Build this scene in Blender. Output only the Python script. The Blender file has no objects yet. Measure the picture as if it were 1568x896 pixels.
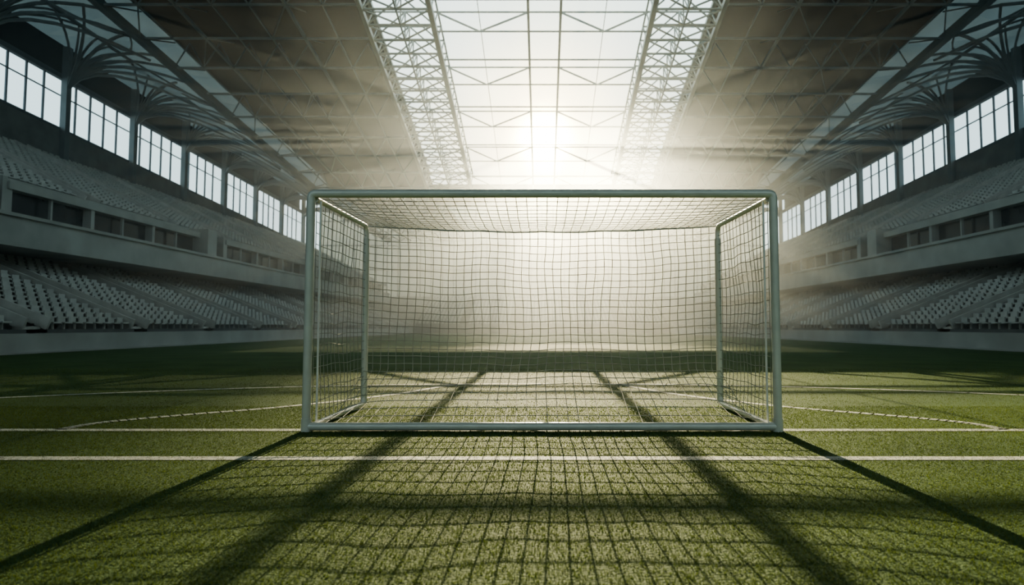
import bpy, math, random
import numpy as np
from mathutils import Vector, noise
random.seed(4); np.random.seed(4)
scene=bpy.context.scene
col=scene.collection

# ---------------------------------------------------------------- helpers
def link(ob,parent=None):
    col.objects.link(ob)
    if parent is not None: ob.parent=parent
    return ob
def empty(name):
    e=bpy.data.objects.new(name,None); col.objects.link(e); return e

class MB:
    def __init__(s): s.v=[]; s.f=[]
    def box(s,x0,x1,y0,y1,z0,z1):
        n=len(s.v)
        s.v+=[(x0,y0,z0),(x1,y0,z0),(x1,y1,z0),(x0,y1,z0),(x0,y0,z1),(x1,y0,z1),(x1,y1,z1),(x0,y1,z1)]
        s.f+=[(n,n+3,n+2,n+1),(n+4,n+5,n+6,n+7),(n,n+1,n+5,n+4),(n+1,n+2,n+6,n+5),(n+2,n+3,n+7,n+6),(n+3,n,n+4,n+7)]
    def beam(s,p,q,w,h=None,up=(0,0,1)):
        if h is None: h=w
        p=Vector(p);q=Vector(q);d=(q-p)
        if d.length<1e-6: return
        d.normalize();u=Vector(up)
        if abs(d.dot(u))>.98: u=Vector((0,1,0))
        a=d.cross(u).normalized();b=a.cross(d).normalized()
        a=a*w/2;b=b*h/2;n=len(s.v)
        for c in (p,q):
            for e in (-a-b,a-b,a+b,-a+b): s.v.append(tuple(c+e))
        s.f+=[(n,n+1,n+2,n+3),(n+7,n+6,n+5,n+4)]
        for i in range(4):
            j=(i+1)%4
            s.f.append((n+i,n+4+i,n+4+j,n+j))
    def quad(s,a,b,c,d):
        n=len(s.v); s.v+=[a,b,c,d]; s.f.append((n,n+1,n+2,n+3))
    def obj(s,name,mat,parent=None,smooth=False):
        m=bpy.data.meshes.new(name); m.from_pydata(s.v,[],s.f); m.update()
        o=bpy.data.objects.new(name,m); m.materials.append(mat)
        if smooth:
            for p in m.polygons: p.use_smooth=True
        return link(o,parent)

def mat(name,color,rough=.6,metal=0,var=.0,scale=3,bump=0,spec=.5,color2=None):
    m=bpy.data.materials.new(name); m.use_nodes=True
    nt=m.node_tree; b=nt.nodes['Principled BSDF']
    b.inputs['Roughness'].default_value=rough; b.inputs['Metallic'].default_value=metal
    b.inputs['Specular IOR Level'].default_value=spec
    c2=color2 or tuple(max(0,c*(1-var)) for c in color)
    tc=nt.nodes.new('ShaderNodeTexCoord'); nz=nt.nodes.new('ShaderNodeTexNoise')
    nz.inputs['Scale'].default_value=scale; nz.inputs['Detail'].default_value=5
    nt.links.new(tc.outputs['Object'],nz.inputs['Vector'])
    r=nt.nodes.new('ShaderNodeValToRGB')
    r.color_ramp.elements[0].position=.35; r.color_ramp.elements[1].position=.68
    r.color_ramp.elements[0].color=(*c2,1); r.color_ramp.elements[1].color=(*color,1)
    nt.links.new(nz.outputs['Fac'],r.inputs['Fac']); nt.links.new(r.outputs['Color'],b.inputs['Base Color'])
    if bump:
        bp=nt.nodes.new('ShaderNodeBump'); bp.inputs['Strength'].default_value=bump; bp.inputs['Distance'].default_value=.02
        nt.links.new(nz.outputs['Fac'],bp.inputs['Height']); nt.links.new(bp.outputs['Normal'],b.inputs['Normal'])
    return m
def translucent(name,c1,c2,scale,base,fac):
    M=bpy.data.materials.new(name); M.use_nodes=True
    n=M.node_tree; b=n.nodes['Principled BSDF']; b.inputs['Base Color'].default_value=(*base,1); b.inputs['Roughness'].default_value=.6
    t=n.nodes.new('ShaderNodeBsdfTranslucent'); m=n.nodes.new('ShaderNodeMixShader'); m.inputs[0].default_value=fac
    z=n.nodes.new('ShaderNodeTexNoise'); z.inputs['Scale'].default_value=scale
    r=n.nodes.new('ShaderNodeValToRGB'); r.color_ramp.elements[0].color=(*c1,1); r.color_ramp.elements[1].color=(*c2,1)
    c=n.nodes.new('ShaderNodeTexCoord'); n.links.new(c.outputs['Object'],z.inputs['Vector']); n.links.new(z.outputs['Fac'],r.inputs['Fac'])
    n.links.new(r.outputs['Color'],t.inputs['Color']); n.links.new(b.outputs[0],m.inputs[1]); n.links.new(t.outputs[0],m.inputs[2])
    n.links.new(m.outputs[0],n.nodes['Material Output'].inputs['Surface'])
    return M

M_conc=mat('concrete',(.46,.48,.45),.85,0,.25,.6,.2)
M_conc_d=mat('concrete_dark',(.20,.215,.21),.9,0,.3,.8)
M_ext=mat('exterior_asphalt',(.13,.14,.14),.9,0,.3,.8)
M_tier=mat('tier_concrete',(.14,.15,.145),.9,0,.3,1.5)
M_seat=mat('seat_plastic',(.54,.56,.53),.5,0,.2,2)
M_aisle=mat('aisle_steps',(.60,.60,.56),.85,0,.2,2)
M_glass_shade=mat('dark_glass_and_shade',(.02,.025,.03),.15,0,.2,1)  # box glazing, and the shade inside the vomitory openings
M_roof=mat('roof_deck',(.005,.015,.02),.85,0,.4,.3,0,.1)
M_truss=mat('roof_steel',(.085,.15,.175),.5,.2,.2,1)
M_branch=mat('branch_steel',(.15,.19,.20),.5,.3,.2,1)
M_trussl=mat('skylight_steel',(.27,.30,.27),.45,.3,.2,1)
M_frame=mat('window_steel',(.10,.13,.15),.5,.3,.2,1)
M_post=mat('goal_metal',(.72,.73,.67),.32,.1,.10,6)
M_postw=mat('goal_white_tube',(.86,.86,.83),.3,.05,.08,6)
M_net=mat('net_cord',(.40,.42,.38),.7,0,.2,8)
M_line=mat('pitch_paint',(.56,.60,.54),.8,0,.45,18,.3)
M_glow_panel=translucent('backlit_glow_panel',(.24,.29,.27),(.44,.46,.39),.12,(.3,.35,.35),.6)  # translucent so the added end facade glows when backlit
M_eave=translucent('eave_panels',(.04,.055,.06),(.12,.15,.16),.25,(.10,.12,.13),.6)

# ---------------------------------------------------------------- camera
cam=bpy.data.cameras.new('camera'); co=bpy.data.objects.new('camera',cam); col.objects.link(co)
co.location=(0,0,1.06); co.rotation_euler=(math.radians(90+3.25),0,0)
cam.sensor_width=36; cam.lens=36*914/1568; cam.shift_x=-46/1568
cam.clip_end=1000
cam.dof.use_dof=True; cam.dof.focus_distance=6.3; cam.dof.aperture_fstop=1.7
scene.camera=co

# ---------------------------------------------------------------- world + sun
EL=math.radians(17.6); AZ=math.radians(.25)
sd=Vector((math.sin(AZ)*math.cos(EL),math.cos(AZ)*math.cos(EL),math.sin(EL)))
w=bpy.data.worlds.new('sky'); scene.world=w; w.use_nodes=True
nt=w.node_tree; nt.nodes.clear()
out=nt.nodes.new('ShaderNodeOutputWorld'); bg=nt.nodes.new('ShaderNodeBackground')
tc=nt.nodes.new('ShaderNodeTexCoord')
dot=nt.nodes.new('ShaderNodeVectorMath'); dot.operation='DOT_PRODUCT'; dot.inputs[1].default_value=sd
nrm=nt.nodes.new('ShaderNodeVectorMath'); nrm.operation='NORMALIZE'
nt.links.new(tc.outputs['Generated'],nrm.inputs[0]); nt.links.new(nrm.outputs[0],dot.inputs[0])
mx=nt.nodes.new('ShaderNodeMath'); mx.operation='MAXIMUM'; mx.inputs[1].default_value=0
nt.links.new(dot.outputs['Value'],mx.inputs[0])
def lobe(power,colr,strength):
    p=nt.nodes.new('ShaderNodeMath'); p.operation='POWER'; p.inputs[1].default_value=power
    nt.links.new(mx.outputs[0],p.inputs[0])
    v=nt.nodes.new('ShaderNodeVectorMath'); v.operation='SCALE'; v.inputs[0].default_value=[c*strength for c in colr]
    nt.links.new(p.outputs[0],v.inputs['Scale']); return v
def add(a,b):
    v=nt.nodes.new('ShaderNodeVectorMath'); v.operation='ADD'
    nt.links.new(a.outputs[0],v.inputs[0]); nt.links.new(b.outputs[0],v.inputs[1]); return v
base=nt.nodes.new('ShaderNodeCombineXYZ')
for i,c in enumerate((.68,.90,.95)): base.inputs[i].default_value=c*1.65
s=add(base,lobe(14,(1,.88,.58),.7)); s=add(s,lobe(130,(1,.74,.32),5)); s=add(s,lobe(2200,(1,.82,.42),60))
nt.links.new(s.outputs[0],bg.inputs['Color']); bg.inputs['Strength'].default_value=1.0
nt.links.new(bg.outputs[0],out.inputs['Surface'])
sl=bpy.data.lights.new('sun','SUN'); so=bpy.data.objects.new('sun',sl); col.objects.link(so)
sl.energy=2.4; sl.color=(1,.85,.56); sl.angle=math.radians(.1)
so.rotation_euler=sd.to_track_quat('Z','Y').to_euler(); so.location=sd*200
DS=600
aim=Vector((2.8,18.5,0)); bp_=Vector((0,6,0))+sd*DS
pl_=bpy.data.lights.new('added_sun_spot','SPOT'); po=bpy.data.objects.new('added_sun_spot',pl_); col.objects.link(po)  # added spot along the sun direction, shapes the lit pool on the turf
pl_.energy=15*4*math.pi*DS*DS; pl_.color=(1,.85,.54); pl_.shadow_soft_size=.6
pl_.spot_size=math.radians(6.0*170/600); pl_.spot_blend=.8
po.location=bp_; po.rotation_euler=(bp_-aim).to_track_quat('Z','Y').to_euler()

# ---------------------------------------------------------------- pitch lines
LW=.13
def catmull(P,n=8):
    P=[P[0]]+P+[P[-1]]; o=[]
    for i in range(1,len(P)-2):
        for k in range(n):
            t=k/n; q=[]
            for d in (0,1):
                a,b,c,e=P[i-1][d],P[i][d],P[i+1][d],P[i+2][d]
                q.append(.5*(2*b+(c-a)*t+(2*a-5*b+4*c-e)*t*t+(3*b-a-3*c+e)*t**3))
            o.append(tuple(q))
    o.append(P[-1]); return o
def path_pts():
    L=[]
    L.append([(-19,6.17),(19,6.17)])
    L.append([(-19,4.86),(19,4.86)])
    arc=[]
    for i in range(61):
        x=-17+34*i/60
        arc.append((x,11.1-2.2*(abs(x)/8.1)**2.2 if abs(x)<9 else 11.1-2.2*(9/8.1)**2.2-(abs(x)-9)*.45))
    L.append(arc)
    C=[(4.95,6.2),(4.85,6.65),(4.3,7.2),(3.35,8.0),(2.3,9.4),(1.6,11.05)]
    L.append(catmull([(-x,y) for x,y in C])); L.append(catmull([(x-.2,y) for x,y in C]))
    return L
LINES=path_pts()
def line_mask(px,py):
    m=np.zeros(len(px),bool)
    for L in LINES:
        for (x0,y0),(x1,y1) in zip(L[:-1],L[1:]):
            dx,dy=x1-x0,y1-y0; l2=dx*dx+dy*dy
            t=np.clip(((px-x0)*dx+(py-y0)*dy)/l2,0,1)
            m|=((px-x0-t*dx)**2+(py-y0-t*dy)**2)<(LW/2)**2
    return m

pitch=empty('football_pitch')
def grass_mat(name,blade=False):
    m=bpy.data.materials.new(name); m.use_nodes=True; nt=m.node_tree; b=nt.nodes['Principled BSDF']
    b.inputs['Roughness'].default_value=.8; b.inputs['Specular IOR Level'].default_value=.1
    tc=nt.nodes.new('ShaderNodeTexCoord')
    n1=nt.nodes.new('ShaderNodeTexNoise'); n1.inputs['Scale'].default_value=.7; n1.inputs['Detail'].default_value=4
    n2=nt.nodes.new('ShaderNodeTexNoise'); n2.inputs['Scale'].default_value=60; n2.inputs['Detail'].default_value=3
    nt.links.new(tc.outputs['Object'],n1.inputs['Vector']); nt.links.new(tc.outputs['Object'],n2.inputs['Vector'])
    a=nt.nodes.new('ShaderNodeMath'); a.operation='MULTIPLY_ADD'; a.inputs[1].default_value=.4
    nt.links.new(n1.outputs['Fac'],a.inputs[0])
    a2=nt.nodes.new('ShaderNodeMath'); a2.operation='MULTIPLY'; a2.inputs[1].default_value=.6
    nt.links.new(n2.outputs['Fac'],a2.inputs[0]); nt.links.new(a2.outputs[0],a.inputs[2])
    r=nt.nodes.new('ShaderNodeValToRGB'); e=r.color_ramp.elements
    e[0].position=.36; e[1].position=.64
    if blade: e[0].color=(.068,.105,.024,1); e[1].color=(.155,.205,.052,1)
    else: e[0].color=(.04,.08,.03,1); e[1].color=(.085,.15,.052,1)
    nt.links.new(a.outputs[0],r.inputs['Fac']); nt.links.new(r.outputs['Color'],b.inputs['Base Color'])
    if blade:
        tr=nt.nodes.new('ShaderNodeBsdfTranslucent'); nt.links.new(r.outputs['Color'],tr.inputs['Color'])
        mixs=nt.nodes.new('ShaderNodeMixShader'); mixs.inputs[0].default_value=.35
        nt.links.new(b.outputs[0],mixs.inputs[1]); nt.links.new(tr.outputs[0],mixs.inputs[2])
        nt.links.new(mixs.outputs[0],nt.nodes['Material Output'].inputs['Surface'])
    else:
        bp=nt.nodes.new('ShaderNodeBump'); bp.inputs['Strength'].default_value=.8; bp.inputs['Distance'].default_value=.02
        nt.links.new(n2.outputs['Fac'],bp.inputs['Height']); nt.links.new(bp.outputs['Normal'],b.inputs['Normal'])
    return m
M_grass=grass_mat('turf'); M_blade=grass_mat('grass_blade',True)
g=MB(); g.quad((-19.8,-24,0),(19.8,-24,0),(19.8,91.8,0),(-19.8,91.8,0)); g.obj('turf',M_grass,pitch)
pl=MB()
for L in LINES:
    for (x0,y0),(x1,y1) in zip(L[:-1],L[1:]):
        d=Vector((x1-x0,y1-y0)).normalized(); nx,ny=-d.y*LW/2,d.x*LW/2
        e=d*.01
        pl.quad((x0-nx-e.x,y0-ny-e.y,.004),(x1-nx+e.x,y1-ny+e.y,.004),(x1+nx+e.x,y1+ny+e.y,.004),(x0+nx-e.x,y0+ny-e.y,.004))
pl.obj('painted_lines',M_line,pitch)
def blades():
    N1,N2=300000,90000
    y1=1.6+ (np.random.rand(N1)**1.25)*6.4; x1=(np.random.rand(N1)*2-1)*(y1*.93+1.0)
    y2=6+ (np.random.rand(N2)**1.2)*9; x2=(np.random.rand(N2)*2-1)*(y2*.95+1)
    px=np.concatenate([x1,x2]); py=np.concatenate([y1,y2]); n=len(px)
    h=.006+.009*np.random.rand(n); wd=(.0014+.0003*py)
    a=np.random.rand(n)*np.pi*2; la=np.random.rand(n)*np.pi*2; ll=h*.8*np.random.rand(n)
    V=np.zeros((n,3,3),np.float32)
    V[:,0,0]=px-np.cos(a)*wd; V[:,0,1]=py-np.sin(a)*wd
    V[:,1,0]=px+np.cos(a)*wd; V[:,1,1]=py+np.sin(a)*wd
    V[:,2,0]=px+np.cos(la)*ll; V[:,2,1]=py+np.sin(la)*ll; V[:,2,2]=h
    me=bpy.data.meshes.new('grass_blades')
    me.vertices.add(n*3); me.vertices.foreach_set('co',V.ravel())
    me.loops.add(n*3); me.loops.foreach_set('vertex_index',np.arange(n*3,dtype=np.int32))
    me.polygons.add(n); me.polygons.foreach_set('loop_start',np.arange(0,n*3,3,dtype=np.int32))
    me.materials.append(M_blade); me.materials.append(M_line)
    mk=line_mask(px,py)&(np.random.rand(n)<.8)
    me.polygons.foreach_set('material_index',mk.astype(np.int32))
    me.update(); me.validate()
    link(bpy.data.objects.new('grass_blades',me),pitch)
blades()
eg=MB(); eg.quad((-150,-120,-.3),(150,-120,-.3),(150,220,-.3),(-150,220,-.3)); eg.obj('exterior_ground',M_ext)

# ---------------------------------------------------------------- goal
goal=empty('soccer_goal')
def tube(name,paths,r,m,parent,res=6,cyc=False):
    cu=bpy.data.curves.new(name,'CURVE'); cu.dimensions='3D'; cu.bevel_depth=r; cu.bevel_resolution=res; cu.use_fill_caps=True
    for p in paths:
        s=cu.splines.new('POLY'); s.points.add(len(p)-1)
        for i,q in enumerate(p): s.points[i].co=(q[0],q[1],q[2],1)
        s.use_cyclic_u=cyc; s.use_smooth=True
    cu.materials.append(m)
    return link(bpy.data.objects.new(name,cu),parent)
def rounded(pts,rad,n=8):
    P=[Vector(p) for p in pts]; o=[P[0]]
    for i in range(1,len(P)-1):
        a=(P[i-1]-P[i]).normalized()*rad; b=(P[i+1]-P[i]).normalized()*rad
        for k in range(n+1):
            t=k/n; o.append((P[i]+a)*(1-t)**2+P[i]*2*t*(1-t)+(P[i]+b)*t*t)
    o.append(P[-1]); return o
GX=2.385; GY=6.1; BY=7.93; GZ=2.43
tube('front_posts_and_crossbar',[rounded([(-GX,GY,0),(-GX,GY,GZ),(GX,GY,GZ),(GX,GY,0)],.055)],.043,M_post,goal)
tube('front_ground_bar',[[(-GX,GY,.05),(GX,GY,.05)]],.041,M_post,goal)
IX=GX-.04
for i,sg in enumerate((-1,1)):
    tube('side_frame_%d'%(i+1),[rounded([(sg*IX,GY+.03,GZ-.05),(sg*IX,BY,GZ-.03),(sg*IX,BY,.05),(sg*IX,GY+.03,.05)],.13)],.030,M_postw,goal)
    tube('rear_post_%d'%(i+1),[[(sg*IX,BY+.002,.05),(sg*IX,BY+.002,GZ-.2)]],.038,M_post,goal)
    tube('net_rail_%d'%(i+1),[[(sg*(GX-.085),GY+.05,.08),(sg*(GX-.085),GY+.05,GZ-.07)]],.011,M_postw,goal)
    tube('joint_%d'%(i+1),[[(sg*GX,GY,0.0),(sg*GX,GY,.13)]],.050,M_post,goal)
def nz(x,y,z,s=1.3): return noise.noise(Vector((x*s,y*s,z*s)))
VB=19/26
def rear(u,v):
    x=u*IX; edge=(1-abs(u)**4); e8=1-abs(u)**10
    sag=.075*(1-u*u)+.03*abs(math.sin(u*9))*(1-u*u)*.4
    zt=GZ-.03-sag
    if v<VB:
        t=v/VB; z=zt+(0.5-zt)*t; y=BY+.10*math.sin(math.pi*t)*edge-.08*t*t*edge
    else:
        t=(v-VB)/(1-VB)
        z=.5+(.06-.5)*(t**.9)*e8+(.06-.5)*min(1,t*1.6)*(1-e8)
        yb=BY-.08*edge
        y=yb+(GY+.05-yb)*(t**1.15)
    e=edge*min(1,v*6)*min(1,(1-v)*6)
    x+=.07*nz(u*2,v*2,1.7)*e + .010*nz(u*9,v*9,3)*e
    z+=(.06*nz(u*2,v*2.2,7.7)+.010*nz(u*9,v*9,9))*e
    z+=.05*abs(u)**5*math.sin(math.pi*min(1,v/VB))*.8
    return (x,y,max(z,.03))
def top(u,w_):
    sag=(.075*(1-u*u)+.03*abs(math.sin(u*9))*(1-u*u)*.4)*w_
    z=GZ-.03-sag-.06*math.sin(math.pi*w_)*(1-abs(u)**6)
    return (u*(GX-.03+(IX-GX+.03)*w_)+.02*nz(u*7,w_*5,4)*w_*(1-u*u),GY+.02+(BY-GY-.02)*w_,z)
def side(sg):
    def f(w_,v):
        z=GZ-.05+(.05-(GZ-.05))*v
        e=math.sin(math.pi*w_)*math.sin(math.pi*v)
        return (sg*(IX+.05*e*(1+nz(w_*3,v*3,sg))),GY+.05+(BY-GY-.05)*w_+.03*nz(w_*4,v*4,5+sg)*e,z+.05*nz(w_*4,v*4,15+sg)*e)
    return f
def grid(f,ua,ub,na,nb,sa,sb,name,r=.0046):
    paths=[]
    for i in range(na+1):
        u=ua+(ub-ua)*i/na; paths.append([f(u,k/sb) for k in range(sb+1)])
    for j in range(nb+1):
        v=j/nb; paths.append([f(ua+(ub-ua)*k/sa,v) for k in range(sa+1)])
    return tube(name,paths,r,M_net,goal,res=0)
grid(rear,-1,1,43,27,86,81,'net_back')
grid(top,-1,1,43,13,86,13,'net_top',.004)
grid(side(-1),0,1,14,20,14,20,'net_side_1',.004); grid(side(1),0,1,14,20,14,20,'net_side_2',.004)
tube('net_rear_rope',[[rear(-1+2*k/82,0) for k in range(83)]],.009,M_net,goal,res=1)

# ---------------------------------------------------------------- stands
Y0,Y1=-23.5,101.0
def wb(y): return 17.7-(y-44)*.054
def wt(y): return 22.1-(y-44)*.034
def stand(sg,name):
    P=empty(name)
    X=lambda x: sg*x
    def bx(mb,x0,x1,y0,y1,z0,z1):
        a,b=sorted((X(x0),X(x1))); mb.box(a,b,y0,y1,z0,z1)
    c=MB()
    bx(c,20.3,20.6,Y0,Y1,-.3,.78)
    bx(c,19.85,20.3,Y0,Y1,-.3,.06)
    c.obj('pitch_wall',M_conc,P)
    t=MB(); st=MB(); ai=MB()
    def tier(xa,za,xb,zb,rows,aisles,thick):
        dx=(xb-xa)/rows; dz=(zb-za)/rows
        for r in range(rows):
            x0=xa+r*dx; z=za+(r+1)*dz
            bx(t,x0,x0+dx+.02,Y0,Y1,z-dz-thick,z)
            y=9.3
            while y<Y1-.3:
                if min(abs(y-a) for a in aisles)>.75:
                    xs=x0+dx*.45
                    j=random.uniform(-.01,.01)
                    bx(st,xs-.20,xs+.12,y-.2,y+.2,z+.26+j,z+.32+j)
                    bx(st,xs+.12,xs+.18,y-.2,y+.2,z+.26,z+.56+j)
                    bx(st,xs-.02,xs+.06,y-.03,y+.03,z,z+.26)
                y+=.60
        for a in aisles:
            for r in range(rows*2):
                x0=xa+r*dx/2
                bx(ai,x0,x0+dx/2+.02,a-.5,a+.5,za+r*dz/2,za+(r+1)*dz/2+.12)
            for e in (-.58,.58):
                ai.beam((X(xa),a+e,za+.45),(X(xb),a+e,zb+.45),.10,.5)
    A1=[11.8+6.3*i for i in range(14)]
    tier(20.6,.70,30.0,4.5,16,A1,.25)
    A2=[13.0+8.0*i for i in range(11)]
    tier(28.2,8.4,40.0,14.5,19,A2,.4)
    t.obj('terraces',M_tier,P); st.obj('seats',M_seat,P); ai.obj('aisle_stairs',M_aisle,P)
    d=MB(); bx(d,30,30.4,Y0,Y1,0,6.0)
    y=Y0
    while y<Y1:
        bx(d,29.85,30,y,y+.12,4.5,5.7); y+=1.2
    d.obj('concourse_wall',M_conc_d,P)
    f=MB()
    bx(f,26,30.4,Y0,Y1,5.05,5.35)
    bx(f,25.9,26.2,Y0,Y1,5.0,6.45)
    bx(f,25.75,26.35,Y0,Y1,6.45,6.62)
    bx(f,26.2,28.3,Y0,Y1,6.2,6.4)
    f.obj('balcony_fascia',M_conc,P)
    b=MB(); gl=MB(); dk=MB()
    y=9; k=0
    while y<Y1-3:
        if k%4==3:
            bx(b,26.2,28.6,y,y+1.3,5.3,8.7)
            bx(dk,27.5,28.4,y+1.3,y+3.6,6.4,8.3)  # solid dark box stands in for the shade inside the opening
            bx(b,26.9,28.6,y+3.6,y+3.9,6.4,8.6)
            y+=3.9
        else:
            L=5.6
            bx(b,26.9,28.4,y,y+.28,6.4,8.2)
            bx(b,26.8,28.5,y,y+L,8.0,8.4)
            bx(b,26.9,27.1,y,y+L,6.4,6.75)
            bx(b,26.95,27.1,y+L/2-.06,y+L/2+.06,6.4,8.1)
            bx(gl,27.4,27.5,y+.2,y+L,6.6,8.1)
            y+=L
        k+=1
    bx(b,28.2,28.5,Y0,Y1,6.2,8.9)
    b.obj('hospitality_boxes',M_conc,P); gl.obj('box_glazing',M_glass_shade,P); dk.obj('vomitory_shade',M_glass_shade,P)
    u=MB()
    bx(u,28.5,40.6,Y0,Y1,6.0,6.2); bx(u,40,40.6,Y0,Y1,0,14.5); bx(u,40,40.6,Y0,16,14.5,28)  # tall section near the camera added to shut out sky light
    n=len(u.v)
    for x in (40,40.6):
        for (yy,zz) in ((16,14.4),(Y1,14.4),(Y1,wb(Y1)),(16,wb(16))): u.v.append((X(x),yy,zz))
    u.f+=[(n,n+1,n+2,n+3),(n+4,n+7,n+6,n+5),(n,n+4,n+5,n+1),(n+1,n+5,n+6,n+2),(n+2,n+6,n+7,n+3),(n+3,n+7,n+4,n)]
    u.obj('rear_wall',M_conc_d,P)
    return P
stand(-1,'stadium_stand'); stand(1,'stadium_stand')

PIERS=[24+8.3*i for i in range(10)]
for wi,sg in enumerate((-1,1)):
    m=MB()
    x=sg*40.3
    m.beam((x,16,wt(16)),(x,101,wt(101)),.4,.4); m.beam((x,16,wb(16)),(x,101,wb(101)),.7,.2)
    m.beam((x,16,wb(16)*.35+wt(16)*.65),(x,101,wb(101)*.35+wt(101)*.65),.1,.08)
    for p in PIERS:
        for k in range(1,5):
            y=p+8.3*k/5
            if y<101: m.beam((x,y,wb(y)),(x,y,wt(y)),.13,.13)
    m.obj('window_%d'%(wi+1),M_frame)

# ---------------------------------------------------------------- roof
roof=empty('stadium_roof')
def Zr(y): return max(15.3,min(25.8,35.4-.279*y))
def Xe(y):
    return max(25.5,min(32,31.2-(y-42)*.21))
deck=MB(); ev=MB()
YS=[12+4*i for i in range(23)]
TH=2.2
def zo(y): return max(wt(y)+3.2,min(27,Zr(y)+TH))
for sg in (-1,1):
    for ya,yb in zip(YS[:-1],YS[1:]):
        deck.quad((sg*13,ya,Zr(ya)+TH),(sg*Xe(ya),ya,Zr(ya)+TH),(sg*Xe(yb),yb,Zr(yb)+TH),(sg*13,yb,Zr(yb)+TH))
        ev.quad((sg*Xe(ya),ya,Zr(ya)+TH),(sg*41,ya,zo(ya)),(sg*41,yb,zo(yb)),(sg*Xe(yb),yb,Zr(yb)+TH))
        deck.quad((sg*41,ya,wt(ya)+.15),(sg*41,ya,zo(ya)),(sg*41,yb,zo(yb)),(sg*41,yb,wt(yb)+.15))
for (a,b) in ((68,72),(72,76)):
    deck.quad((-13,a,Zr(a)+1),(13,a,Zr(a)+1),(13,b,Zr(b)+1),(-13,b,Zr(b)+1))
for (a,b) in ((-30,0),(0,12),):  # unseen roof over and behind the camera, added to block sky light
    deck.quad((-41,a,28),(41,a,28),(41,b,28),(-41,b,28))
deck.quad((-41,12,28),(41,12,28),(41,30,28),(-41,30,28))
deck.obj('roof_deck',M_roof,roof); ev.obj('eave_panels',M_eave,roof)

tr=MB(); tl=MB()
SY=[26+2.95*i for i in range(15)]
YE=68.0
RL,RR=-1.0,1.35
def P3(x,y,dz=0): return (x,y,Zr(y)+dz)
ys=[24,36,46,56,YE]
for a,b in zip(ys[:-1],ys[1:]):
    for x in (-8,8):
        tl.beam(P3(x,a),P3(x,b),.30,.45); tl.beam(P3(x*1.045,a,.9),P3(x*1.045,b,.9),.22,.22)
    for x in (-13,13):
        tl.beam(P3(x,a),P3(x,b),.3,.4); tl.beam(P3(x,a,TH),P3(x,b,TH),.3,.3)
    for x in (RL,RR): tl.beam(P3(x,a),P3(x,b),.18,.22)
    for x in (-4.7,4.7): tl.beam(P3(x,a,.9),P3(x,b,.9),.05)
for i,y in enumerate(SY):
    if y>YE: break
    tl.beam(P3(-8,y),P3(8,y),.12,.09)
    if i%2==0:
        tl.beam(P3(-8,y,1.5),P3(8,y,1.5),.11,.09)
        for sg in (-1,1):
            r_=RL if sg<0 else RR
            tl.beam(P3(sg*8,y,1.5),P3(sg*4.7,y,0),.11); tl.beam(P3(sg*4.7,y,0),P3(r_,y,1.5),.11)
            tl.beam(P3(r_,y,1.5),P3(r_,y,0),.11)
n=30; 
for sg in (-1,1):
    yy=[24+(YE-24)*i/n for i in range(n+1)]
    for i,y in enumerate(yy):
        tl.beam(P3(sg*8,y),P3(sg*13,y),.13); tl.beam(P3(sg*8,y,TH),P3(sg*13,y,TH),.11)
        tl.beam(P3(sg*10.5,y,-.0),P3(sg*10.5,y,TH),.09)
        tl.beam(P3(sg*8,y),P3(sg*10.5,y,TH),.10); tl.beam(P3(sg*10.5,y,TH),P3(sg*13,y),.10)
        if i<n:
            y2=yy[i+1]
            tl.beam(P3(sg*8,y),P3(sg*10.5,y2),.10); tl.beam(P3(sg*10.5,y2),P3(sg*13,y),.10)
            tl.beam(P3(sg*8,y,0),P3(sg*8,y2,TH),.09); tl.beam(P3(sg*13,y,0),P3(sg*13,y2,TH),.09)
            tl.beam(P3(sg*10.5,y,0),P3(sg*10.5,y2,TH),.08)
            tl.beam(P3(sg*10.5,y,0),P3(sg*10.5,y2,0),.12); tl.beam(P3(sg*8,y,TH),P3(sg*8,y2,TH),.12)
tl.obj('skylight_girders',M_trussl,roof)
for sg in (-1,1):
    yy=[22+3.2*i for i in range(25)]
    for i,y in enumerate(yy):
        xe=Xe(y); nx=7; xs=[13+(xe-13)*k/nx for k in range(nx+1)]
        tr.beam(P3(sg*13,y),P3(sg*xe,y),.14,.16); 
        for k in range(nx):
            a,b=xs[k],xs[k+1]
            if i%2==0:
                tr.beam(P3(sg*a,y),P3(sg*(a+b)/2,y,TH-.1),.08); tr.beam(P3(sg*(a+b)/2,y,TH-.1),P3(sg*b,y),.08)
        if i<len(yy)-1:
            y2=yy[i+1]; xe2=Xe(y2); x2=[13+(xe2-13)*k/nx for k in range(nx+1)]
            for k in range(nx+1):
                wd=.55 if k==nx else (.2 if k in(2,5) else .10)
                tr.beam(P3(sg*xs[k],y),P3(sg*x2[k],y2),wd)
                if k<nx and (i+k)%4==0: tr.beam(P3(sg*xs[k],y),P3(sg*x2[k+1],y2),.09)
                if k in (0,2,5,7): 
                    tr.beam(P3(sg*xs[k],y,0),P3(sg*x2[k],y2,TH-.1),.09)
tr.obj('side_trusses',M_truss,roof)
br=MB()
def arc(p,q,bend,w,n=7):
    p=Vector(p);q=Vector(q);c=Vector(bend); last=p
    for k in range(1,n+1):
        t=k/n; x=p*(1-t)**2+c*2*t*(1-t)+q*t*t
        br.beam(last,x,w*(1-.3*t)); last=x
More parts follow.
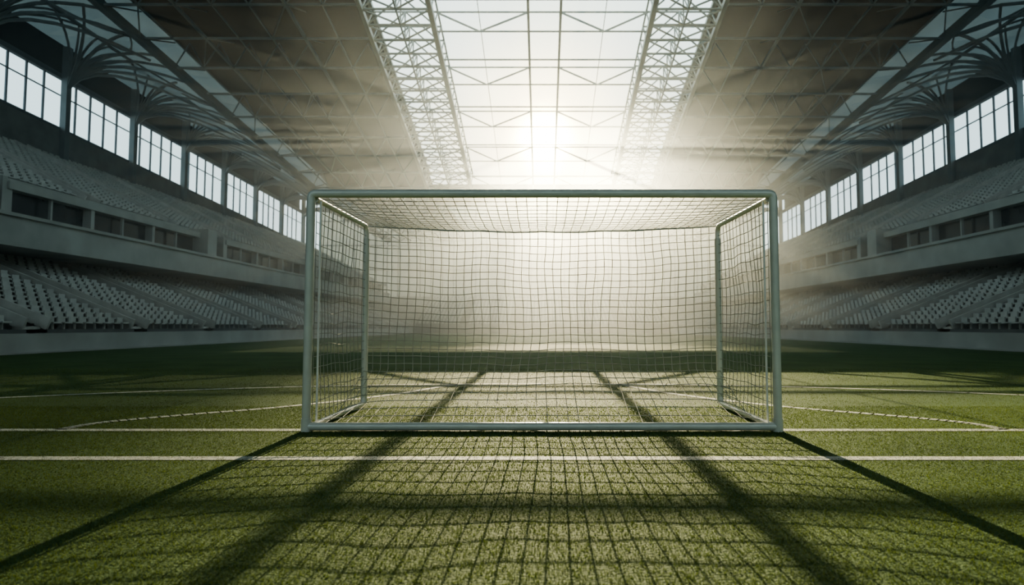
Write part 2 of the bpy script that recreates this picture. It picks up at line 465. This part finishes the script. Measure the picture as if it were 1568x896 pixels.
for sg in (-1,1):
    for y in PIERS:
        T=wt(y)
        br.beam((sg*39.8,y,14.4),(sg*39.8,y,T+2.5),.5,.5)
        for dy in (-7,-4.2,-1.8,0,1.8,4.2,7):
            xe=Xe(y+dy)+.2; z=Zr(y+dy)+.6
            arc((sg*39.7,y,T-1),(sg*(xe+abs(dy)*.25),y+dy,z),(sg*37.6,y+dy*.1,max(z,T+2.8)),.24)
            arc((sg*39.7,y,T-1),(sg*(36.3),y+dy*.8,T+2.6),(sg*38.6,y+dy*.1,T+2.4),.18)
        br.beam((sg*36.3,y,T+2.6),(sg*36.3,y+8.3,T+2.4),.2)
        arc((sg*36.3,y,T+2.6),(sg*(Xe(y)+.1),y+4,Zr(y+4)+.3),(sg*33,y+1,T+.4),.16)
        arc((sg*36.3,y+8,T+2.6),(sg*(Xe(y)+.1),y+4,Zr(y+4)+.3),(sg*33,y+7,T+.4),.16)
br.obj('branching_columns',M_branch,roof)

# end stand
def end_stand(ya,sy):
    fe=empty('end_stand'); c=MB(); st=MB()
    def by(mb,x0,x1,y0,y1,z0,z1):
        a,b=sorted((ya+sy*y0,ya+sy*y1)); mb.box(x0,x1,a,b,z0,z1)
    by(c,-19.7,19.7,0,.3,-.3,.8)
    for r in range(12):
        by(c,-19.7,19.7,.3+r,1.3+r,-.3,.8+.4*(r+1))
        x=-19
        while x<19.3:
            if abs((x+40)%8-4)>.8:
                z=.8+.4*(r+1); by(st,x-.2,x+.2,.9+r,.96+r,z+.3,z+.7); by(st,x-.2,x+.2,.6+r,.9+r,z+.3,z+.36)
            x+=.6
    c.obj('terraces',M_tier,fe); st.obj('seats',M_seat,fe)
end_stand(92,1)
wl=MB(); wl.box(-39,39,104.4,105,-.3,6); wl.obj('wall_end',M_conc)
w3=empty('window_3')  # added translucent facade, backlit to brighten the view behind the goal
wf=MB()
for i in range(41): 
    x=-39+78*i/40; wf.box(x-.08,x+.08,104.5,104.8,6,23)
for z in (6.15,11,15.3,19.6,22.9): wf.box(-39,39,104.5,104.8,z-.1,z+.1)
wf.obj('mullions',M_frame,w3)
gf=MB(); gf.quad((-39,104.9,6),(39,104.9,6),(39,104.9,23),(-39,104.9,23)); gf.obj('added_glow_panes',M_glow_panel,w3)
wbk=MB(); wbk.box(-41,41,-25,-24.2,-.3,12); wbk.obj('added_back_blocker',M_conc_d)  # unseen wall added behind the camera, height set to limit sky light

# haze filling the bowl
hz=MB(); hz.box(-19.75,19.75,15.5,91.6,.06,11.8)
hm=bpy.data.materials.new('haze'); hm.use_nodes=True; nt=hm.node_tree; nt.nodes.clear()
o=nt.nodes.new('ShaderNodeOutputMaterial'); vs=nt.nodes.new('ShaderNodeVolumeScatter')
vs.inputs['Density'].default_value=.0122; vs.inputs['Anisotropy'].default_value=.73; vs.inputs['Color'].default_value=(.90,.98,.97,1)
nt.links.new(vs.outputs[0],o.inputs['Volume'])
hz.obj('atmospheric_haze',hm)

scene.view_settings.view_transform='AgX'
scene.view_settings.look='AgX - Medium High Contrast'
